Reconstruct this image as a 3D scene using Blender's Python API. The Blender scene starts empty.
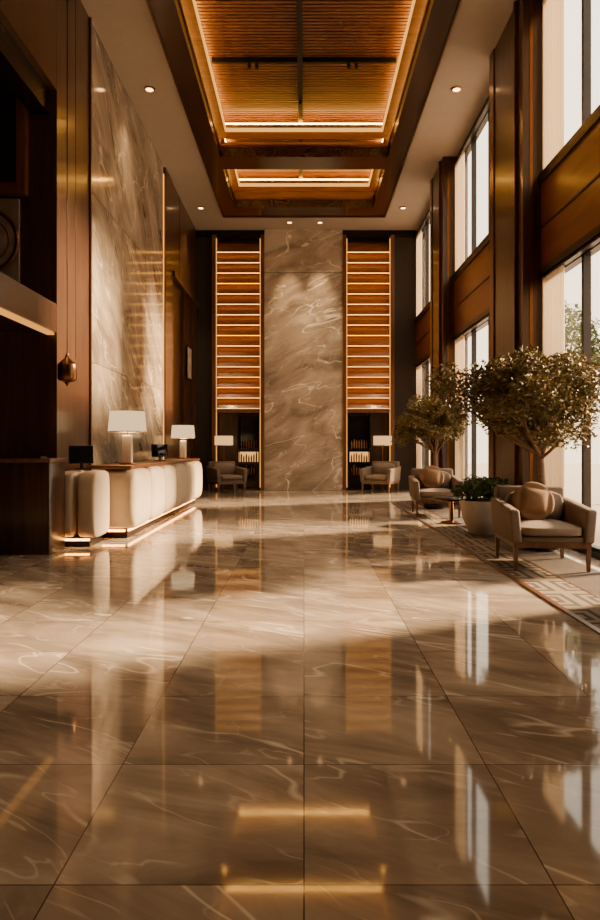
import bpy, bmesh, math, random
from mathutils import Vector, Matrix
random.seed(7)
S = bpy.context.scene
COL = S.collection

# ------------------------------------------------------------------ materials
def new_mat(name):
    m = bpy.data.materials.new(name); m.use_nodes = True
    try: m.use_transparent_shadow = True
    except Exception: pass
    nt = m.node_tree
    for n in list(nt.nodes): nt.nodes.remove(n)
    out = nt.nodes.new('ShaderNodeOutputMaterial')
    return m, nt, out
def N(nt, t, **kw):
    n = nt.nodes.new(t)
    for k, v in kw.items():
        if k.startswith('i_'): n.inputs[k[2:].replace('_', ' ')].default_value = v
        else: setattr(n, k, v)
    return n
def L(nt, a, b): nt.links.new(a, b)
def c4(c): return (c[0], c[1], c[2], 1)
def plain(name, col, rough=.5, metal=0, var=.12, scale=6, bump=0, coat=0):
    m, nt, out = new_mat(name)
    b = N(nt, 'ShaderNodeBsdfPrincipled'); b.inputs['Roughness'].default_value = rough
    b.inputs['Metallic'].default_value = metal; b.inputs['Coat Weight'].default_value = coat
    tc = N(nt, 'ShaderNodeTexCoord'); no = N(nt, 'ShaderNodeTexNoise'); no.inputs['Scale'].default_value = scale
    no.inputs['Detail'].default_value = 4
    L(nt, tc.outputs['Object'], no.inputs['Vector'])
    r = N(nt, 'ShaderNodeValToRGB'); L(nt, no.outputs['Fac'], r.inputs[0])
    r.color_ramp.elements[0].position = .3; r.color_ramp.elements[1].position = .7
    r.color_ramp.elements[0].color = c4([x*(1-var) for x in col]); r.color_ramp.elements[1].color = c4([min(1, x*(1+var)) for x in col])
    L(nt, r.outputs[0], b.inputs['Base Color'])
    if bump:
        n2 = N(nt, 'ShaderNodeTexNoise'); n2.inputs['Scale'].default_value = 180
        L(nt, tc.outputs['Object'], n2.inputs['Vector'])
        bp = N(nt, 'ShaderNodeBump'); bp.inputs['Strength'].default_value = bump; bp.inputs['Distance'].default_value = .01
        L(nt, n2.outputs['Fac'], bp.inputs['Height']); L(nt, bp.outputs[0], b.inputs['Normal'])
    L(nt, b.outputs[0], out.inputs[0]); return m
def emit(name, col, s):
    m, nt, out = new_mat(name)
    e = N(nt, 'ShaderNodeEmission'); e.inputs[0].default_value = c4(col); e.inputs[1].default_value = s
    L(nt, e.outputs[0], out.inputs[0]); return m
def wood(name, dark, light, axis='Z', rough=.3, sc=14, coat=.2):
    m, nt, out = new_mat(name)
    b = N(nt, 'ShaderNodeBsdfPrincipled'); b.inputs['Roughness'].default_value = rough; b.inputs['Coat Weight'].default_value = coat
    b.inputs['Coat Roughness'].default_value = .12
    tc = N(nt, 'ShaderNodeTexCoord'); mp = N(nt, 'ShaderNodeMapping')
    s = {'X': (.08, 1, 1), 'Y': (1, .08, 1), 'Z': (1, 1, .06)}[axis]
    mp.inputs['Scale'].default_value = [q*sc for q in s]
    L(nt, tc.outputs['Object'], mp.inputs[0])
    no = N(nt, 'ShaderNodeTexNoise'); no.inputs['Scale'].default_value = 1; no.inputs['Detail'].default_value = 8
    no.inputs['Distortion'].default_value = .6; L(nt, mp.outputs[0], no.inputs['Vector'])
    r = N(nt, 'ShaderNodeValToRGB'); L(nt, no.outputs['Fac'], r.inputs[0])
    r.color_ramp.elements[0].position = .32; r.color_ramp.elements[1].position = .68
    r.color_ramp.elements[0].color = c4(dark); r.color_ramp.elements[1].color = c4(light)
    L(nt, r.outputs[0], b.inputs['Base Color']); L(nt, b.outputs[0], out.inputs[0]); return m
def math_n(nt, op, a, bv=None, cv=None):
    n = N(nt, 'ShaderNodeMath', operation=op)
    for i, v in enumerate((a, bv, cv)):
        if v is None: continue
        if hasattr(v, 'links'): L(nt, v, n.inputs[i])
        else: n.inputs[i].default_value = v
    return n.outputs[0]
def marble(name, cols, vein, scale=(1, 1, 1), rot=(0, 0, 0), rough=.1, tile=None, off=(0, 0), axes='XY', seamcol=(.05, .035, .025), veinw=.012, seamw=.004, vs=1.0):
    m, nt, out = new_mat(name)
    b = N(nt, 'ShaderNodeBsdfPrincipled'); b.inputs['Roughness'].default_value = rough; b.inputs['IOR'].default_value = 1.6
    tc = N(nt, 'ShaderNodeTexCoord'); vec = tc.outputs['Object']
    seam = None
    if tile:
        sp = N(nt, 'ShaderNodeSeparateXYZ'); L(nt, vec, sp.inputs[0])
        u = math_n(nt, 'SUBTRACT', sp.outputs[axes[0]], off[0]); v = math_n(nt, 'SUBTRACT', sp.outputs[axes[1]], off[1])
        iu = math_n(nt, 'FLOOR', math_n(nt, 'DIVIDE', u, tile[0])); iv = math_n(nt, 'FLOOR', math_n(nt, 'DIVIDE', v, tile[1]))
        cb = N(nt, 'ShaderNodeCombineXYZ'); L(nt, iu, cb.inputs[0]); L(nt, iv, cb.inputs[1])
        wn = N(nt, 'ShaderNodeTexWhiteNoise'); wn.noise_dimensions = '3D'; L(nt, cb.outputs[0], wn.inputs['Vector'])
        ml = N(nt, 'ShaderNodeVectorMath', operation='SCALE'); L(nt, wn.outputs['Color'], ml.inputs[0]); ml.inputs['Scale'].default_value = 17
        ad = N(nt, 'ShaderNodeVectorMath', operation='ADD'); L(nt, vec, ad.inputs[0]); L(nt, ml.outputs[0], ad.inputs[1])
        vec = ad.outputs[0]
        du = math_n(nt, 'PINGPONG', u, tile[0]/2); dv = math_n(nt, 'PINGPONG', v, tile[1]/2)
        seam = math_n(nt, 'LESS_THAN', math_n(nt, 'MINIMUM', du, dv), seamw)
    mp = N(nt, 'ShaderNodeMapping'); mp.inputs['Scale'].default_value = (1, 1, 1); mp.inputs['Rotation'].default_value = rot
    L(nt, vec, mp.inputs[0])
    mp2 = N(nt, 'ShaderNodeMapping'); mp2.inputs['Scale'].default_value = scale; L(nt, mp.outputs[0], mp2.inputs[0])
    n1 = N(nt, 'ShaderNodeTexNoise'); n1.inputs['Scale'].default_value = 1.0; n1.inputs['Detail'].default_value = 9
    n1.inputs['Roughness'].default_value = .62; n1.inputs['Distortion'].default_value = .9
    L(nt, mp2.outputs[0], n1.inputs['Vector'])
    r = N(nt, 'ShaderNodeValToRGB'); L(nt, n1.outputs['Fac'], r.inputs[0])
    e = r.color_ramp.elements; e[0].position = .34; e[0].color = c4(cols[0]); e[1].position = .68; e[1].color = c4(cols[2])
    q = e.new(.5); q.color = c4(cols[1])
    res = r.outputs[0]
    for sc_, ww, lo, hi, st_ in ((.75, veinw, .38, .54, 1.0*vs), (1.9, veinw*1.4, .44, .60, .5*vs)):
        n2 = N(nt, 'ShaderNodeTexNoise'); n2.inputs['Scale'].default_value = sc_; n2.inputs['Detail'].default_value = 3
        n2.inputs['Roughness'].default_value = .45; n2.inputs['Distortion'].default_value = .7
        L(nt, mp2.outputs[0], n2.inputs['Vector'])
        d = math_n(nt, 'ABSOLUTE', math_n(nt, 'SUBTRACT', n2.outputs['Fac'], .5))
        mr = N(nt, 'ShaderNodeMapRange'); L(nt, d, mr.inputs['Value']); mr.inputs['From Min'].default_value = 0
        mr.inputs['From Max'].default_value = ww; mr.inputs['To Min'].default_value = st_; mr.inputs['To Max'].default_value = 0
        n3 = N(nt, 'ShaderNodeTexNoise'); n3.inputs['Scale'].default_value = 1.1+sc_; L(nt, vec, n3.inputs['Vector'])
        mr3 = N(nt, 'ShaderNodeMapRange'); L(nt, n3.outputs['Fac'], mr3.inputs['Value']); mr3.inputs['From Min'].default_value = lo; mr3.inputs['From Max'].default_value = hi
        vf = math_n(nt, 'MULTIPLY', mr.outputs[0], mr3.outputs[0])
        mx = N(nt, 'ShaderNodeMix', data_type='RGBA'); L(nt, vf, mx.inputs['Factor']); L(nt, res, mx.inputs['A']); mx.inputs['B'].default_value = c4(vein)
        res = mx.outputs['Result']
    if seam is not None:
        m2 = N(nt, 'ShaderNodeMix', data_type='RGBA'); L(nt, seam, m2.inputs['Factor']); L(nt, res, m2.inputs['A']); m2.inputs['B'].default_value = c4(seamcol)
        res = m2.outputs['Result']
    L(nt, res, b.inputs['Base Color'])
    L(nt, b.outputs[0], out.inputs[0]); return m

M = {}
M['floor'] = marble('floor_marble', [(.18, .146, .115), (.34, .278, .22), (.55, .465, .375)], (.9, .82, .7), scale=(.6, 1.9, 1), rot=(0, 0, .5), rough=.05, tile=(.8, .8), off=(0, 2.11), seamcol=(.08, .06, .045), seamw=.0026, veinw=.010, vs=.72)
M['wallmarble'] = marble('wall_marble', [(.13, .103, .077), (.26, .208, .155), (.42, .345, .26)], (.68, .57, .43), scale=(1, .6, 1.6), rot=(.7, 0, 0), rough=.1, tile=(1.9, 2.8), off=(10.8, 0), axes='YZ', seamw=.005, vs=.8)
M['backmarble'] = marble('back_marble', [(.21, .168, .125), (.38, .308, .235), (.57, .475, .37)], (.9, .81, .65), scale=(.6, 1, 1.6), rot=(0, .45, 0), rough=.12, tile=(3.2, 7.0), off=(-1.6, 0), axes='XZ', seamw=.008, veinw=.011)
M['wood'] = wood('walnut_panel', (.028, .0115, .0055), (.070, .029, .0125), 'Z')
M['woodmid'] = wood('red_walnut', (.09, .033, .012), (.18, .067, .024), 'Z', rough=.28)
M['louver'] = wood('louver_walnut', (.22, .066, .010), (.36, .122, .02), 'X', rough=.35)
M['woodX'] = wood('slat_walnut', (.09, .032, .009), (.19, .073, .021), 'X', rough=.45, coat=.05)
M['woodY'] = wood('beam_walnut', (.022, .009, .005), (.05, .02, .01), 'Y', rough=.25)
M['spandrel'] = wood('spandrel_wood', (.10, .026, .010), (.17, .048, .017), 'Y', rough=.35)
M['dark'] = plain('dark_bronze', (.02, .014, .011), .25, .6)
M['black'] = plain('black_metal', (.008, .007, .006), .4, .3)
M['panelshade'] = plain('dark_panel_and_recess_shade', (.02, .014, .012), .7)  # near-black of the side panels; on the opening it paints in shade
M['plasterdk'] = plain('mezzanine_plaster', (.22, .18, .15), .7)
M['ceil'] = plain('ceiling_paint', (.36, .305, .255), .8, var=.03)
M['plaster'] = plain('counter_upholstery', (.50, .395, .285), .55, var=.05, bump=.15)
M['fabric'] = plain('chair_fabric', (.16, .115, .08), .85, var=.1, bump=.4)
M['fabric2'] = plain('seat_fabric', (.22, .165, .12), .85, var=.1, bump=.4)
M['pillow'] = plain('pillow_fabric', (.22, .115, .05), .85, var=.15, bump=.3)
M['legwood'] = wood('leg_wood', (.08, .035, .015), (.16, .07, .03), 'Z', rough=.35)
M['brass'] = plain('brass', (.5, .3, .13), .28, 1)
M['bronze'] = plain('bronze', (.18, .09, .04), .3, 1)
M['pot'] = plain('stone_pot', (.36, .31, .26), .6)
M['soil'] = plain('soil', (.04, .025, .015), .9, var=.5, scale=40)
M['bark'] = plain('bark', (.16, .09, .05), .8, var=.35, scale=30)
M['leaf'] = plain('leaf_green', (.14, .105, .02), .5, var=.6, scale=9)
M['leaf2'] = plain('leaf_bush', (.05, .085, .018), .5, var=.5, scale=9)
M['blossom'] = plain('orange_blossom', (.6, .25, .06), .5, var=.3)
M['frame'] = plain('window_frame', (.03, .022, .018), .35, .5)
M['led'] = emit('led_amber', (1, .42, .10), 2)
M['ledceil'] = emit('led_cove', (1, .45, .07), 50)
M['ledceil2'] = emit('led_cove_low', (1, .44, .07), 14)
M['glowlip'] = emit('added_lip_glow', (1, .45, .08), 1.7)  # emission added along the cove lip to draw the bright band
M['ledshelf'] = emit('led_shelf', (1, .40, .05), 7)
M['lededge'] = emit('led_edge', (1, .40, .07), 1.3)
M['ledc'] = emit('led_counter', (1, .38, .07), 18)
M['ledslab'] = emit('led_slab', (1, .40, .08), 1.2)
M['shade'] = emit('lampshade_glow', (1, .66, .33), 1.4)
M['shade2'] = emit('lampshade_glow_warm', (1, .52, .18), 1.4)
M['down'] = emit('downlight_glow', (1, .5, .22), 12)
M['crystal'] = plain('alabaster', (.8, .7, .58), .15, var=.1, scale=20)
M['screen'] = plain('screen_glass', (.01, .01, .012), .08)
M['fire'] = emit('fire_glow', (1, .45, .12), 1.5)
M['art'] = plain('art_canvas', (.3, .25, .2), .7, var=.3)

m, nt, out = new_mat('sheer_curtain')
d = N(nt, 'ShaderNodeBsdfDiffuse'); d.inputs[0].default_value = (.66, .57, .45, 1)
t = N(nt, 'ShaderNodeBsdfTranslucent'); t.inputs[0].default_value = (.7, .58, .44, 1)
tr = N(nt, 'ShaderNodeBsdfTransparent')
a = N(nt, 'ShaderNodeMixShader'); a.inputs[0].default_value = .2; L(nt, d.outputs[0], a.inputs[1]); L(nt, t.outputs[0], a.inputs[2])
a2 = N(nt, 'ShaderNodeMixShader'); a2.inputs[0].default_value = .06; L(nt, a.outputs[0], a2.inputs[1]); L(nt, tr.outputs[0], a2.inputs[2])
L(nt, a2.outputs[0], out.inputs[0]); M['curtain'] = m
m, nt, out = new_mat('window_glass')
tr = N(nt, 'ShaderNodeBsdfTransparent'); tr.inputs[0].default_value = (1, .99, .98, 1)
g = N(nt, 'ShaderNodeBsdfGlossy'); g.inputs['Roughness'].default_value = .02
a = N(nt, 'ShaderNodeMixShader'); a.inputs[0].default_value = .04; L(nt, tr.outputs[0], a.inputs[1]); L(nt, g.outputs[0], a.inputs[2])
L(nt, a.outputs[0], out.inputs[0]); M['glass'] = m
m, nt, out = new_mat('rug_fret')
b = N(nt, 'ShaderNodeBsdfPrincipled'); b.inputs['Roughness'].default_value = .9
tc = N(nt, 'ShaderNodeTexCoord'); sp = N(nt, 'ShaderNodeSeparateXYZ'); L(nt, tc.outputs['Object'], sp.inputs[0])
px = math_n(nt, 'PINGPONG', sp.outputs['X'], .225); py = math_n(nt, 'PINGPONG', sp.outputs['Y'], .3)
mxm = math_n(nt, 'MAXIMUM', math_n(nt, 'MULTIPLY', px, 1.33), py)
k = math_n(nt, 'GREATER_THAN', math_n(nt, 'SINE', math_n(nt, 'MULTIPLY', mxm, 52)), .0)
rp = N(nt, 'ShaderNodeMix', data_type='RGBA'); L(nt, k, rp.inputs['Factor']); rp.inputs['A'].default_value = (.018, .012, .008, 1); rp.inputs['B'].default_value = (.20, .145, .09, 1)
L(nt, rp.outputs['Result'], b.inputs['Base Color']); L(nt, b.outputs[0], out.inputs[0]); M['fret'] = m
M['rug'] = plain('rug_field', (.06, .04, .026), .95, var=.3, scale=5, bump=.5)

# ------------------------------------------------------------------ mesh helpers
def empty(name, loc=(0, 0, 0), rot=0):
    e = bpy.data.objects.new(name, None); e.location = loc; e.rotation_euler = (0, 0, rot); e.empty_display_size = .2
    COL.objects.link(e); return e
def mk(name, bm, mat, parent=None, smooth=False):
    me = bpy.data.meshes.new(name)
    if smooth != 'raw': bmesh.ops.recalc_face_normals(bm, faces=bm.faces)
    bm.to_mesh(me); bm.free()
    mats = mat if isinstance(mat, (list, tuple)) else [mat]
    for q in mats: me.materials.append(M[q] if isinstance(q, str) else q)
    if smooth:
        for p in me.polygons: p.use_smooth = True
    o = bpy.data.objects.new(name, me); COL.objects.link(o)
    if parent: o.parent = parent
    return o
def addbox(bm, x0, x1, y0, y1, z0, z1, mi=0):
    vs = [bm.verts.new(p) for p in ((x0, y0, z0), (x1, y0, z0), (x1, y1, z0), (x0, y1, z0), (x0, y0, z1), (x1, y0, z1), (x1, y1, z1), (x0, y1, z1))]
    fs = [(0, 3, 2, 1), (4, 5, 6, 7), (0, 1, 5, 4), (1, 2, 6, 5), (2, 3, 7, 6), (3, 0, 4, 7)]
    for f in fs:
        ff = bm.faces.new([vs[i] for i in f]); ff.material_index = mi
    return vs
def box(name, x0, x1, y0, y1, z0, z1, mat, parent=None, bev=0, seg=3):
    bm = bmesh.new(); addbox(bm, x0, x1, y0, y1, z0, z1)
    if bev: bmesh.ops.bevel(bm, geom=bm.edges[:], offset=bev, segments=seg, profile=.5, affect='EDGES')
    o = mk(name, bm, mat, parent, smooth=False)
    if bev:
        for p in o.data.polygons: p.use_smooth = True
        try: o.data.set_sharp_from_angle(angle=math.radians(50))
        except Exception: pass
    return o
def boxes(name, lst, mat, parent=None):
    bm = bmesh.new()
    for b_ in lst: addbox(bm, *b_)
    return mk(name, bm, mat, parent)
def lathe(name, prof, cx, cy, mat, parent=None, seg=32, cap=True):
    bm = bmesh.new(); rings = []
    for r_, z in prof:
        rings.append([bm.verts.new((cx+r_*math.cos(2*math.pi*i/seg), cy+r_*math.sin(2*math.pi*i/seg), z)) for i in range(seg)])
    for a_, b_ in zip(rings, rings[1:]):
        for i in range(seg): bm.faces.new((a_[i], a_[(i+1) % seg], b_[(i+1) % seg], b_[i]))
    if cap: bm.faces.new(rings[0][::-1]); bm.faces.new(rings[-1])
    o = mk(name, bm, mat, parent, smooth=True)
    try: o.data.set_sharp_from_angle(angle=math.radians(40))
    except Exception: pass
    return o
def tubes(name, paths, mat, parent=None, res=3):
    cu = bpy.data.curves.new(name, 'CURVE'); cu.dimensions = '3D'; cu.bevel_depth = 1; cu.bevel_resolution = res; cu.use_fill_caps = True
    for pts in paths:
        s = cu.splines.new('POLY'); s.points.add(len(pts)-1)
        for i, (p, r_) in enumerate(pts): s.points[i].co = (*p, 1); s.points[i].radius = r_
    cu.materials.append(M[mat])
    tmp = bpy.data.objects.new(name, cu); COL.objects.link(tmp)
    bpy.context.view_layer.update()
    me = bpy.data.meshes.new_from_object(tmp.evaluated_get(bpy.context.evaluated_depsgraph_get()))
    bpy.data.objects.remove(tmp)
    for p in me.polygons: p.use_smooth = True
    o = bpy.data.objects.new(name, me); COL.objects.link(o)
    if parent: o.parent = parent
    return o
def cushion(name, x0, x1, y0, y1, z0, z1, mat, parent, bev=.05, puff=.02, rot=None):
    bm = bmesh.new(); addbox(bm, x0, x1, y0, y1, z0, z1)
    bmesh.ops.subdivide_edges(bm, edges=bm.edges[:], cuts=5, use_grid_fill=True)
    c = Vector(((x0+x1)/2, (y0+y1)/2, (z0+z1)/2)); h = Vector(((x1-x0)/2, (y1-y0)/2, (z1-z0)/2))
    for v in bm.verts:
        q = v.co-c; u = Vector((q.x/h.x, q.y/h.y, q.z/h.z))
        for a_ in range(3):
            o1, o2 = [i for i in range(3) if i != a_]
            q[a_] += u[a_]*puff*(1-u[o1]**2)*(1-u[o2]**2)
        for a_ in range(3):
            o1, o2 = [i for i in range(3) if i != a_]
            if abs(u[a_]) > .99:
                q[a_] -= math.copysign(min(bev, h[a_]*.8), u[a_])*max(abs(u[o1])**6, abs(u[o2])**6)*.5
        if rot: q = rot @ q
        v.co = c+q
    o = mk(name, bm, mat, parent, smooth=True)
    s = o.modifiers.new('sub', 'SUBSURF'); s.levels = 1; s.render_levels = 1
    return o

H = 8.4
# ------------------------------------------------------------------ SHELL
box('floor', -7, 3.95, -3, 21.9, -.2, 0, 'floor')
wl = empty('wall_left')
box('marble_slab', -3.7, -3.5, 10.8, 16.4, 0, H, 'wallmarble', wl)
box('near_panel', -3.7, -3.5, 9.5, 10.75, 0, H, 'wood', wl)
box('far_panel', -3.7, -3.56, 16.5, 21.9, 0, H, 'wood', wl)
boxes('far_frames', [(-3.58, -3.46, 16.5, 17.4, 0, H), (-3.58, -3.48, 17.45, 18.4, 6.1, H), (-3.58, -3.48, 18.45, 21.5, 6.1, H),
    (-3.58, -3.40, 17.4, 21.5, 5.9, 6.05), (-3.58, -3.46, 19.0, 19.1, 0, 5.9), (-3.58, -3.46, 20.6, 21.5, 0, 5.9)], 'wood', wl)
box('led_line', -3.56, -3.49, 16.42, 16.46, .3, H-.2, 'led', wl)
box('bronze_reveal', -3.58, -3.47, 10.75, 10.8, 0, H, 'bronze', wl)
box('return_wall', -7, -3.5, 9.35, 9.5, 0, H, 'wood', wl)
mz = empty('wall_mezzanine')
box('slab', -7, -3.5, -3, 9.34, 3.02, 3.42, 'woodY', mz)
box('slab_led', -3.62, -3.52, -2.9, 9.3, 2.98, 3.015, 'ledslab', mz)
box('header', -3.75, -3.5, -3, 9.34, 6.45, H, 'wood', mz)
box('header_inner', -3.85, -3.6, -3, 9.34, 6.1, 6.45, 'dark', mz)
box('outer_wall', -7.2, -7, -3, 9.5, 0, H, 'wood', mz)
boxes('opening_frame', [(-5.6, -3.75, 9.25, 9.345, 6.6, 6.75), (-5.6, -4.02, 9.22, 9.345, 4.95, 5.1), (-4.02, -3.9, 9.22, 9.345, 4.95, 6.7)], 'woodmid', mz)
box('opening_shade_sheet', -5.6, -4.02, 9.3, 9.345, 5.1, 6.6, 'panelshade', mz)  # flat sheet whose dark colour stands in for the opening's unlit depth
box('plaster_panel', -6.2, -4.02, 9.3, 9.345, 3.45, 4.9, 'plasterdk', mz)
md = empty('wall_medallion', (-4.45, 9.28, 4.3))
bm = bmesh.new()
for R, r_, zc in ((.42, .03, 0), (.3, .02, 0), (.14, .025, 0)):
    ring = []
    for i in range(40):
        a_ = 2*math.pi*i/40
        ring.append([bm.verts.new(((R+r_*math.cos(b_*math.pi/4))*math.cos(a_), r_*math.sin(b_*math.pi/4), (R+r_*math.cos(b_*math.pi/4))*math.sin(a_))) for b_ in range(8)])
    for i in range(40):
        for j in range(8): bm.faces.new((ring[i][j], ring[(i+1) % 40][j], ring[(i+1) % 40][(j+1) % 8], ring[i][(j+1) % 8]))
mk('rings', bm, 'bronze', md, True)
bm = bmesh.new(); bmesh.ops.create_cone(bm, cap_ends=True, segments=40, radius1=.4, radius2=.4, depth=.03, matrix=Matrix.Rotation(math.pi/2, 4, 'X'))
mk('disc', bm, 'art', md)
box('wall_front', -7, 3.95, -3.2, -3, 0, H, 'wood')

bw = empty('wall_back')
box('panel', -3.7, 3.95, 21.75, 21.95, 0, H, 'wood', bw)
box('side_l', -3.5, -2.95, 21.35, 21.75, 0, H, 'panelshade', bw)
box('side_r', 2.9, 3.95, 21.35, 21.75, 0, H, 'panelshade', bw)
box('marble_core', -1.27, 1.24, 21.2, 21.75, 0, H, 'backmarble', bw)
box('top_band', -3.5, 3.6, 21.3, 21.75, 8.18, H, 'dark', bw)
for i, (xa, xb) in enumerate(((-2.95, -1.27), (1.24, 2.9))):
    o_ = empty('shelf_louvers')
    fr = []
    for xx in (xa, xb-.12): fr.append((xx, xx+.12, 21.15, 21.75, 0, 8.2))
    boxes('jambs', fr, 'woodmid', o_)
    led = []
    lv = bmesh.new(); x0, x1 = xa+.12, xb-.12
    z = 2.65
    while z < 8.0:
        vs = addbox(lv, x0, x1, 21.30, 21.34, z, z+.33)
        for v in vs:
            if v.co.z > z+.2: v.co.y += .22
        led.append((x0, x1, 21.40, 21.42, z-.005, z+.01))
        z += .3375
    mk('louvers', lv, 'louver', o_)
    boxes('led_strips', led, 'ledshelf', o_)
    boxes('edge_led', [(xa+.125, xa+.15, 21.2, 21.23, .1, 8.1), (xb-.15, xb-.125, 21.2, 21.23, .1, 8.1)], 'lededge', o_)
    box('sill', x0, x1, 21.2, 21.74, 2.5, 2.6, 'woodmid', o_)
def bar(x0, x1):
    e = empty('bar_cabinet', ((x0+x1)/2, 21.4, 0)); w = (x1-x0)/2
    boxes('carcass', [(-w, w, .15, .3, 0, 2.45), (-w, -w+.05, -.2, .15, 0, 2.45), (w-.05, w, -.2, .15, 0, 2.45), (-w, w, -.2, .15, 2.4, 2.45), (-w+.05, w-.05, -.2, .15, 1.3, 1.36), (-w+.05, w-.05, -.2, .15, .45, .5), (-w+.05, w-.05, -.2, .15, 0, .08), (-w+.05, w-.05, -.2, .15, .88, .92)], 'dark', e)
    box('mirror', -w+.08, w-.08, .12, .148, 1.5, 2.3, 'screen', e)
    box('glow', -w+.06, w-.06, .125, .148, .92, 1.24, 'fire', e)
    bm = bmesh.new()
    for zs in (.5, .92, 1.36):
        for k_ in range(7):
            xx = -w+.12+k_*(2*w-.24)/6; hh = random.uniform(.14, .28)
            bmesh.ops.create_cone(bm, cap_ends=True, segments=10, radius1=.028, radius2=.028, depth=hh, matrix=Matrix.Translation((xx, -.02, zs+hh/2)))
            bmesh.ops.create_cone(bm, cap_ends=True, segments=10, radius1=.026, radius2=.01, depth=.07, matrix=Matrix.Translation((xx, -.02, zs+hh+.035)))
    mk('bottles', bm, 'bronze', e)
bar(-2.15, -1.42); bar(1.42, 2.15)

# ------------------------------------------------------------------ CEILING
ce = empty('ceiling')
CY0, CY1 = 1.0, 19.7
boxes('soffit', [(-7.2, -2.35, -3.2, 21.95, H, H+.2), (2.35, 3.95, -3.2, 21.95, H, H+.2), (-2.35, 2.35, -3.2, CY0, H, H+.2), (-2.35, 2.35, CY1, 21.95, H, H+.2)], 'ceil', ce)
boxes('coffer_box', [(-2.45, -2.35, CY0-.1, CY1+.1, H+.2, 9.4), (2.35, 2.45, CY0-.1, CY1+.1, H+.2, 9.4), (-2.45, 2.45, CY0-.1, CY0, H+.2, 9.4), (-2.45, 2.45, CY1, CY1+.1, H+.2, 9.4), (-2.45, 2.45, CY0-.1, CY1+.1, 9.3, 9.4)], 'woodX', ce)
tr_ = empty('trim_coffer_frame')
boxes('frame', [(-2.4, -2.0, CY0, CY1, 8.28, 8.5), (2.0, 2.4, CY0, CY1, 8.28, 8.5), (-2.0, 2.0, CY0, CY0+.4, 8.28, 8.5), (-2.0, 2.0, 18.95, CY1, 8.28, 8.5), (-2.0, 2.0, 15.66, 16.35, 8.28, 8.5)], 'woodY', tr_)
boxes('frame_lip', [(-2.03, -1.98, CY0+.4, 18.95, 8.5, 8.56), (1.98, 2.03, CY0+.4, 18.95, 8.5, 8.56), (-2, 2, 18.93, 18.98, 8.5, 8.56), (-2, 2, 15.64, 15.69, 8.5, 8.56), (-2, 2, 16.32, 16.37, 8.5, 8.56)], 'bronze', tr_)
boxes('frame_edge', [(-2.43, -2.40, CY0, CY1+.03, 8.25, 8.41), (2.40, 2.43, CY0, CY1+.03, 8.25, 8.41), (-2.4, 2.4, CY1, CY1+.03, 8.25, 8.41)], 'bronze', tr_)
st = []; up = []; lo_ = []; lp = []; ri = []
for ya, yb in ((CY0+.35, 15.75), (16.25, 19.0)):
    st += [(-2.35, -1.85, ya-.1, yb+.1, 8.80, 8.86), (1.85, 2.35, ya-.1, yb+.1, 8.80, 8.86), (-1.85, 1.85, ya-.1, ya+.18, 8.80, 8.86), (-1.85, 1.85, yb-.25, yb+.1, 8.80, 8.86)]
    ri += [(-2.04, -1.96, ya, yb, 8.86, 9.02), (1.96, 2.04, ya, yb, 8.86, 9.02), (-1.96, 1.96, yb-.16, yb-.08, 8.86, 9.02)]
    up += [(-2.00, -1.95, ya, yb, 9.022, 9.045), (1.95, 2.00, ya, yb, 9.022, 9.045), (-1.9, 1.9, yb-.17, yb-.12, 9.022, 9.045)]
    lo_ += [(-2.14, -2.08, ya, yb, 8.502, 8.53), (2.08, 2.14, ya, yb, 8.502, 8.53), (-1.9, 1.9, yb+.0, yb+.05, 8.502, 8.53)]
    lp += [(-1.85, -1.82, ya+.2, yb-.25, 8.80, 8.87), (1.82, 1.85, ya+.2, yb-.25, 8.80, 8.87), (-1.82, 1.82, yb-.28, yb-.25, 8.80, 8.88)]
boxes('cove_step', st, 'woodX', tr_)
boxes('cove_riser', ri, 'woodX', tr_)
boxes('cove_led_upper', up, 'ledceil', tr_)
boxes('cove_led_lower', lo_, 'ledceil2', tr_)
boxes('cove_lip_added_glow', lp, 'glowlip', tr_)  # added glowing strips that imitate the bright band at the cove edge
sl = []; y = CY0+.1
while y < CY1-.1:
    sl.append((-2.3, 2.3, y, y+.062, 9.2, 9.29)); y += .095
boxes('ceiling_slats', sl, 'woodX', ce)
lt = empty('ceiling_light_track')
boxes('track', [(-.13, -.03, CY0+.4, 15.6, 9.06, 9.195), (-.13, -.03, 16.4, 18.9, 9.06, 9.195), (-1.85, 1.85, 13.2, 13.24, 9.1, 9.195)], 'black', lt)
bm = bmesh.new()
for (xx, yy) in ((-.95, 13.22), (.9, 13.22), (-1.1, 13.22), (1.05, 13.22), (-.08, 14.6), (-.08, 11), (-.08, 17.6)):
    bmesh.ops.create_cone(bm, cap_ends=True, segments=14, radius1=.04, radius2=.04, depth=.1, matrix=Matrix.Translation((xx, yy, 9.03)))
mk('spot_heads', bm, 'black', lt)
def downlight(xx, yy, en, tilt=0, size=1.3):
    e = empty('recessed_downlight', (xx, yy, H))
    lathe('ring', [(.11, -.0), (.11, -.02), (.075, -.025), (.07, -.0)], 0, 0, 'brass', e, cap=False)
    lathe('lens', [(.001, -.012), (.07, -.012)], 0, 0, 'down', e, cap=False)
    ld = bpy.data.lights.new('downlight_spot', 'SPOT'); ld.energy = en; ld.color = (1, .65, .35); ld.spot_size = size; ld.spot_blend = .8; ld.shadow_soft_size = .07
    lo = bpy.data.objects.new('spot', ld); COL.objects.link(lo); lo.parent = e; lo.location = (0, 0, -.05); lo.rotation_euler[0] = tilt
for (xx, yy) in ((-3.02, 12.9), (2.98, 12.9), (-3.02, 19.3), (2.9, 19.3), (-3.02, 6.5), (2.98, 6.5), (-3.02, 1), (2.98, 1)):
    downlight(xx, yy, 400)
for xx in (-.45, .5): downlight(xx, 20.55, 1000, .12, .7)  # added spots without a known fixture, making the bright patch on the marble

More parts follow.
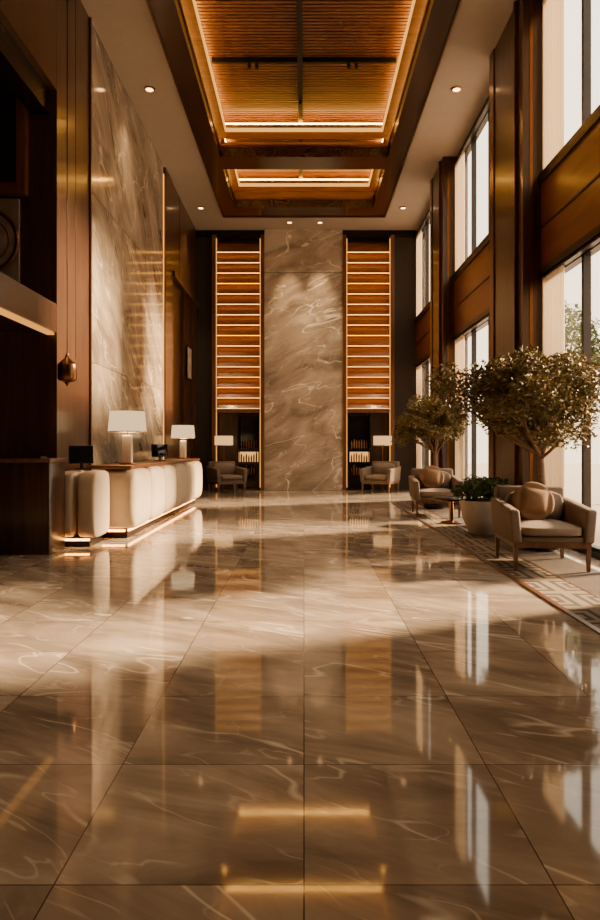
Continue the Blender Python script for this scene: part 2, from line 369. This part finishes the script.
# ------------------------------------------------------------------ RIGHT WALL
for a_, b_ in [(4.3, 6.1), (10.1, 11.9), (15.9, 17.5)]:
    c_ = empty('column')
    box('shaft', 3.35, 3.95, a_, b_, 0, H, 'wood', c_)
    boxes('reveal', [(3.30, 3.36, a_+.25, a_+.31, 0, H), (3.33, 3.36, b_-.3, b_-.05, 0, H), (3.45, 3.5, a_-.012, a_, 0, H)], 'bronze', c_)
wr = empty('wall_right')
box('near_wall', 3.69, 3.95, -3, 4.3, 0, H, 'wood', wr)
bays = [(6.1, 10.1), (11.9, 15.9), (17.5, 21.35)]
for wi, (a_, b_) in enumerate(bays):
    box('spandrel', 3.62, 3.9, a_, b_, 4.1, 5.4, 'spandrel', wr)
    boxes('spandrel_trim', [(3.58, 3.92, a_, b_, 5.4, 5.55), (3.58, 3.92, a_, b_, 4.0, 4.1), (3.60, 3.62, a_, b_, 4.72, 4.75)], 'frame', wr)
    e = empty('window_%d' % (wi+1))
    fr = []
    for z0, z1 in ((.12, 4.0), (5.55, 8.2)):
        fr += [(3.7, 3.8, a_, b_, z0-.06, z0), (3.7, 3.8, a_, b_, z1-.06, z1)]
        n_ = 3
        for k_ in range(n_+1):
            yy = a_+(b_-a_)*k_/n_; yy = min(max(yy, a_+.04), b_-.04)
            fr.append((3.7, 3.8, yy-.035, yy+.035, z0, z1))
    fr.append((3.68, 3.82, a_, b_, 8.2, H)); fr.append((3.66, 3.92, a_, b_, 0, .07))
    boxes('frame', fr, 'frame', e)
    boxes('glass', [(3.745, 3.755, a_, b_, .12, 3.94), (3.745, 3.755, a_, b_, 5.55, 8.14)], 'glass', e)
    for z0, z1 in ((.1, 3.95), (5.56, 8.15)):
        c_ = empty('sheer_curtain')
        bm = bmesh.new(); yb = b_-.05; W_ = .8; n_ = 90; prev = None
        for k_ in range(n_+1):
            yy = yb-W_*k_/n_; xx = 3.64+.03*math.sin(k_*2*math.pi/7.5)+.008*math.sin(k_*1.3)
            p = (bm.verts.new((xx, yy, z0)), bm.verts.new((xx, yy, z1)))
            if prev: bm.faces.new((prev[0], p[0], p[1], prev[1]))
            prev = p
        mk('cloth', bm, 'curtain', c_, True)
        box('rail', 3.6, 3.68, a_+.05, b_-.05, z1, z1+.03, 'frame', c_)

box('terrace_ground', 3.96, 40, -30, 60, -.3, -.1, 'pot')
# ------------------------------------------------------------------ foliage
def leafcloud(bm, centers, n, size, mi=0, xmax=99, flat=.75):
    for _ in range(n):
        c, R = random.choice(centers)
        d_ = Vector((random.gauss(0, 1), random.gauss(0, 1), random.gauss(0, 1))).normalized()*R*random.random()**.45
        p = c+Vector((d_.x, d_.y, d_.z*flat))
        if p.x > xmax: continue
        s = size*random.uniform(.6, 1.3)
        u = Vector((random.gauss(0, 1), random.gauss(0, 1), random.gauss(0, .6))).normalized(); w = u.cross(Vector((random.gauss(0, 1), random.gauss(0, 1), random.gauss(0, 1)))).normalized()
        nn = u.cross(w)*s*.15
        v = [bm.verts.new(p-u*s), bm.verts.new(p-w*s*.42+nn), bm.verts.new(p+u*s), bm.verts.new(p+w*s*.42+nn)]
        f = bm.faces.new(v); f.material_index = mi
def tree(name, loc, trunk_h, cz, rx, ry, rz, nleaf, size, coff=(0, 0), xmax=99, nb=24):
    e = empty(name, loc)
    paths = []; tips = []
    base = Vector((0, 0, .42))
    p1 = Vector((.04, .0, trunk_h*.55)); p2 = Vector((coff[0]*.15, coff[1]*.2, trunk_h))
    paths.append([(base, .07), (p1, .055), (p2, .05)])
    for k_ in range(nb):
        a_ = k_*2.4+random.uniform(-.3, .3)
        rr = random.uniform(.3, .95); zz = cz+rz*(random.uniform(-.55, .1) if rr > .65 else random.uniform(-.1, .75))
        tip = Vector((coff[0]+rx*rr*math.cos(a_), coff[1]+ry*rr*math.sin(a_), zz))
        if loc[0]+tip.x > xmax-.15: tip.x = xmax-.15-loc[0]
        st_ = p1.lerp(p2, random.uniform(.7, 1))
        mid = st_.lerp(tip, .5)+Vector((random.uniform(-.08, .08), random.uniform(-.08, .08), random.uniform(-.06, .06)))
        paths.append([(st_, .026), (mid, .015), (tip, .006)]); tips.append(tip)
        for q_ in range(3):
            t2 = mid.lerp(tip, .55)+Vector((random.uniform(-.38, .38)*rx, random.uniform(-.38, .38)*ry, random.uniform(-.08, .38)*rz))
            if loc[0]+t2.x > xmax-.12: t2.x = xmax-.12-loc[0]
            paths.append([(mid, .011), (mid.lerp(t2, .5)+Vector((0, 0, .03)), .008), (t2, .004)]); tips.append(t2)
    tubes('branches', paths, 'bark', e, 2)
    bm = bmesh.new()
    cl = [(t_, random.uniform(.17, .29)*rx) for t_ in tips]
    leafcloud(bm, cl, nleaf, size, 0, xmax-loc[0]); leafcloud(bm, cl, nleaf//22, size*.8, 1, xmax-loc[0])
    mk('leaves', bm, ['leaf', 'blossom'], e, smooth='raw')
    lathe('pot', [(.2, 0), (.24, .02), (.3, .45), (.3, .48), (.27, .48), (.26, .42)], 0, 0, 'dark', e, cap=False)
    lathe('pot_soil', [(.001, .43), (.262, .43)], 0, 0, 'soil', e, cap=False)
    return e
tree('potted_tree', (3.2, 8.95, .017), 1.4, 2.14, 1.15, .95, .9, 34000, .032, coff=(-.25, -.5), xmax=3.53)
tree('potted_tree', (2.95, 14.9, .017), 1.35, 2.0, .9, .7, .65, 18000, .034, coff=(.0, 0), xmax=3.53)
for (xx, yy, hh) in ((9, 24, 6), (13, 14, 7), (12, 32, 8), (8.5, 17.5, 5)):
    e = empty('outdoor_tree', (xx, yy, -.1))
    pts = [(Vector((0, 0, 0)), .14), (Vector((.1, 0, hh*.45)), .1)]
    ps = [pts]; cl = []
    for k_ in range(12):
        a_ = random.uniform(0, 6.28); tip = Vector((1.5*math.cos(a_)*random.uniform(.4, 1), 1.5*math.sin(a_), hh*random.uniform(.55, 1)))
        ps.append([(pts[1][0], .06), (tip, .02)]); cl.append((tip, .8))
    tubes('branches', ps, 'bark', e, 1)
    bm = bmesh.new(); leafcloud(bm, cl, 2500, .1); mk('leaves', bm, 'leaf2', e, smooth='raw')
e = empty('planter_shrub', (2.88, 10.5, .017))
lathe('bowl', [(.22, 0), (.25, .02), (.35, .25), (.4, .5), (.4, .54), (.36, .54), (.35, .47)], 0, 0, 'pot', e, cap=False)
lathe('soil', [(.001, .48), (.352, .48)], 0, 0, 'soil', e, cap=False)
bm = bmesh.new(); cl = [(Vector((.36*math.cos(a_)*r_, .36*math.sin(a_)*r_, .66+.12*random.random())), .2) for a_, r_ in [(random.uniform(0, 6.28), random.uniform(.2, 1.05)) for _ in range(26)]]
leafcloud(bm, cl, 5500, .035, 0, .36); mk('leaves', bm, 'leaf2', e, smooth='raw')

e = empty('coffee_table', (2.68, 12.0, .017))
lathe('top', [(.001, .42), (.36, .42), (.38, .43), (.38, .455), (.36, .465), (.001, .465)], 0, 0, 'dark', e, cap=False)
lathe('pedestal', [(.2, 0), (.2, .02), (.04, .05), (.035, .40), (.12, .42)], 0, 0, 'bronze', e)

rg = empty('area_rug')
RX0, RX1, RY0, RY1 = 2.22, 3.3, 2.0, 16.6
box('field', RX0, RX1, RY0, RY1, 0, .012, 'rug', rg)
boxes('border', [(RX0+.03, RX0+.48, RY0+.03, RY1-.03, .0121, .014)], 'fret', rg)
boxes('binding', [(RX0-.02, RX0+.03, RY0, RY1, 0, .016), (RX0+.48, RX0+.51, RY0, RY1, .0121, .016)], 'legwood', rg)

def armchair(loc, rot, s=1.0, pillow=True, w=.86, d=1.0):
    e = empty('armchair', loc, rot); e.scale = (s, s, s)
    hw, hd = w/2, d/2
    for i, (sx, sy) in enumerate(((-1, -1), (1, -1), (-1, 1), (1, 1))):
        bm = bmesh.new(); vs = addbox(bm, sx*(hw-.05)-.025, sx*(hw-.05)+.025, sy*(hd-.06)-.025, sy*(hd-.06)+.025, 0, .3)
        for v in vs:
            if v.co.z < .1: v.co.x -= (v.co.x-sx*(hw-.05))*.35; v.co.y -= (v.co.y-sy*(hd-.06))*.35
        mk('leg_%d' % (i+1), bm, 'legwood', e)
    boxes('rail', [(-hw+.03, hw-.03, -hd+.035, -hd+.085, .25, .31), (-hw+.03, hw-.03, hd-.085, hd-.035, .25, .31), (-hw+.025, -hw+.075, -hd+.06, hd-.06, .25, .31), (hw-.075, hw-.025, -hd+.06, hd-.06, .25, .31)], 'legwood', e)
    box('seat_base', -hw+.04, hw-.04, -hd+.04, hd-.04, .3, .37, 'fabric', e, .02)
    cushion('seat_cushion', -hw+.1, hw-.1, -hd, hd-.16, .365, .49, 'fabric2', e, .04, .015)
    for sx, nm in ((-1, 'arm_1'), (1, 'arm_2')):
        bm = bmesh.new(); xa, xb = sorted((sx*hw, sx*(hw-.11)))
        vs = addbox(bm, xa, xb, -hd, hd-.02, .3, .66)
        for v in vs:
            if v.co.z > .5 and v.co.y > 0: v.co.z += .07
            if v.co.z > .5: v.co.x += sx*.03
        bmesh.ops.bevel(bm, geom=bm.edges[:], offset=.03, segments=4, profile=.5, affect='EDGES')
        mk(nm, bm, 'fabric', e, True)
    bm = bmesh.new(); vs = addbox(bm, -hw+.03, hw-.03, hd-.17, hd, .3, .86)
    for v in vs:
        if v.co.z > .5: v.co.y += .07
    bmesh.ops.bevel(bm, geom=bm.edges[:], offset=.04, segments=4, profile=.5, affect='EDGES')
    mk('backrest', bm, 'fabric', e, True)
    cushion('back_cushion', -hw+.12, hw-.12, hd-.32, hd-.15, .47, .80, 'fabric2', e, .04, .03)
    if pillow:
        R = Matrix.Rotation(math.radians(-18), 3, 'X') @ Matrix.Rotation(math.radians(10), 3, 'Y')
        cushion('throw_pillow', -hw+.2, -hw+.56, hd-.47, hd-.35, .52, .88, 'pillow', e, .06, .06, rot=R)
    return e
armchair((2.79, 7.8, .017), math.radians(-4), 1.04)
armchair((2.68, 13.5, .017), math.radians(-4), 1.08)
armchair((-2.4, 20.5, 0), math.radians(25), 1.1, False)
armchair((2.38, 20.5, 0), math.radians(-25), 1.1, False)
def floor_lamp(x, y):
    e = empty('floor_lamp', (x, y, 0))
    lathe('base', [(.14, 0), (.14, .02), (.02, .035), (.012, .06), (.012, 1.45)], 0, 0, 'bronze', e)
    lathe('shade', [(.29, 1.45), (.29, 1.75)], 0, 0, 'shade2', e, cap=False)
    lathe('shade_rim', [(.292, 1.44), (.294, 1.455), (.292, 1.46)], 0, 0, 'brass', e, cap=False)
floor_lamp(-2.55, 21.0); floor_lamp(2.5, 21.0)

rc = empty('reception_counter', (0, 0, 0))
ys = [10.0, 11.1, 12.2, 13.3, 14.4, 15.5, 16.6]
for a_, b_ in zip(ys, ys[1:]):
    cushion('front_panel', -3.2, -2.53, a_+.006, b_-.006, .14, 1.06, 'plaster', rc, .08, .025)
box('plinth', -3.15, -2.72, 10.15, 16.5, 0, .15, 'dark', rc)
boxes('plinth_led', [(-2.72, -2.70, 10.2, 16.4, .10, .13), (-3.1, -2.75, 10.13, 10.15, .10, .13)], 'ledc', rc)
box('top', -3.3, -2.62, 10.02, 16.65, 1.065, 1.115, 'woodmid', rc, .01)
box('inner_desk', -3.45, -3.21, 10.1, 16.5, .0, .8, 'wood', rc)
e = empty('reception_desk_end')
for a_, b_ in ((-3.48, -3.19), (-3.185, -2.88)):
    cushion('front_panel', a_, b_, 9.17, 9.9, .12, 1.05, 'plaster', e, .06, .012)
box('plinth', -3.44, -3.0, 9.24, 9.8, 0, .13, 'dark', e)
box('plinth_led', -3.44, -3.0, 9.22, 9.24, .09, .115, 'ledc', e)
e = empty('concierge_desk')
box('body', -6.2, -3.3, 8.55, 9.12, 0, 1.2, 'wood', e, .01)
box('top', -6.25, -3.27, 8.5, 9.14, 1.2, 1.25, 'woodmid', e, .008)
boxes('blotter', [(-4.3, -3.8, 8.6, 8.9, 1.25, 1.27), (-3.75, -3.45, 8.65, 8.85, 1.25, 1.28)], 'black', e)
def tlamp(x, y, s):
    e = empty('table_lamp', (x, y, 1.117)); e.scale = (s, s, s)
    box('base', -.12, .12, -.08, .08, 0, .03, 'brass', e, .005)
    box('stem', -.085, .085, -.05, .05, .03, .5, 'crystal', e, .02)
    lathe('neck', [(.015, .5), (.015, .6)], 0, 0, 'brass', e)
    lathe('shade', [(.32, .56), (.29, .9)], 0, 0, 'shade', e, cap=False, seg=48)
    lathe('shade_rim', [(.322, .55), (.324, .565)], 0, 0, 'brass', e, cap=False, seg=48)
    ld = bpy.data.lights.new('bulb', 'POINT'); ld.energy = 60; ld.color = (1, .62, .28); ld.shadow_soft_size = .06
    lo = bpy.data.objects.new('bulb', ld); COL.objects.link(lo); lo.parent = e; lo.location = (0, 0, .75)
tlamp(-2.85, 10.65, .95); tlamp(-2.86, 15.6, .88)
def monitor(x, y, z, rot):
    e = empty('desk_monitor', (x, y, z), rot)
    box('foot', -.1, .1, -.07, .07, 0, .015, 'black', e); box('neck', -.02, .02, -.01, .015, .015, .12, 'black', e)
    o = box('screen', -.17, .17, -.02, .01, .08, .34, 'screen', e, .006); o.rotation_euler[0] = -.15
monitor(-3.22, 9.55, 1.08, .5); monitor(-2.97, 13.6, 1.118, .5)
e = empty('pendant_lamp', (-3.30, 9.2, 2.3))
tubes('cable', [[(Vector((0, 0, .35)), .008), (Vector((0, 0, H-2.3)), .008)], [(Vector((.1, .05, .33)), .004), (Vector((.1, .05, H-2.3)), .004)]], 'black', e)
lathe('lantern', [(.02, .4), (.035, .34), (.12, .26), (.13, .24), (.13, .05), (.11, .02), (.04, 0), (.01, -.05)], 0, 0, 'bronze', e)
e = empty('framed_art', (-3.44, 19.7, 3.9))
box('frame', -.02, .02, -.35, .35, -.5, .5, 'dark', e); box('canvas', .02, .03, -.3, .3, -.45, .45, 'art', e)

# ------------------------------------------------------------------ light
sd = bpy.data.lights.new('sun', 'SUN'); sd.energy = 38; sd.color = (1, .68, .38); sd.angle = math.radians(8)
so = bpy.data.objects.new('sun', sd); COL.objects.link(so)
so.rotation_euler = Vector((-.85, -.34, -.40)).to_track_quat('-Z', 'Y').to_euler()
w = bpy.data.worlds.new('World'); S.world = w; w.use_nodes = True
nt = w.node_tree; bg = nt.nodes['Background']
tc = N(nt, 'ShaderNodeTexCoord'); sp = N(nt, 'ShaderNodeSeparateXYZ'); L(nt, tc.outputs['Generated'], sp.inputs[0])
r = N(nt, 'ShaderNodeValToRGB'); L(nt, sp.outputs['Z'], r.inputs[0])
r.color_ramp.elements[0].color = (1, .78, .53, 1); r.color_ramp.elements[1].color = (.98, .85, .68, 1); r.color_ramp.elements[1].position = .5
L(nt, r.outputs[0], bg.inputs[0]); bg.inputs[1].default_value = 3.7

cd = bpy.data.cameras.new('camera'); cam = bpy.data.objects.new('camera', cd); COL.objects.link(cam)
cam.location = (0, 0, 1.4); cam.rotation_euler = (math.pi/2, 0, 0)
cd.sensor_fit = 'VERTICAL'; cd.sensor_height = 36; cd.lens = 660/920*36
cd.shift_y = -13/920; cd.shift_x = -4/920
S.camera = cam
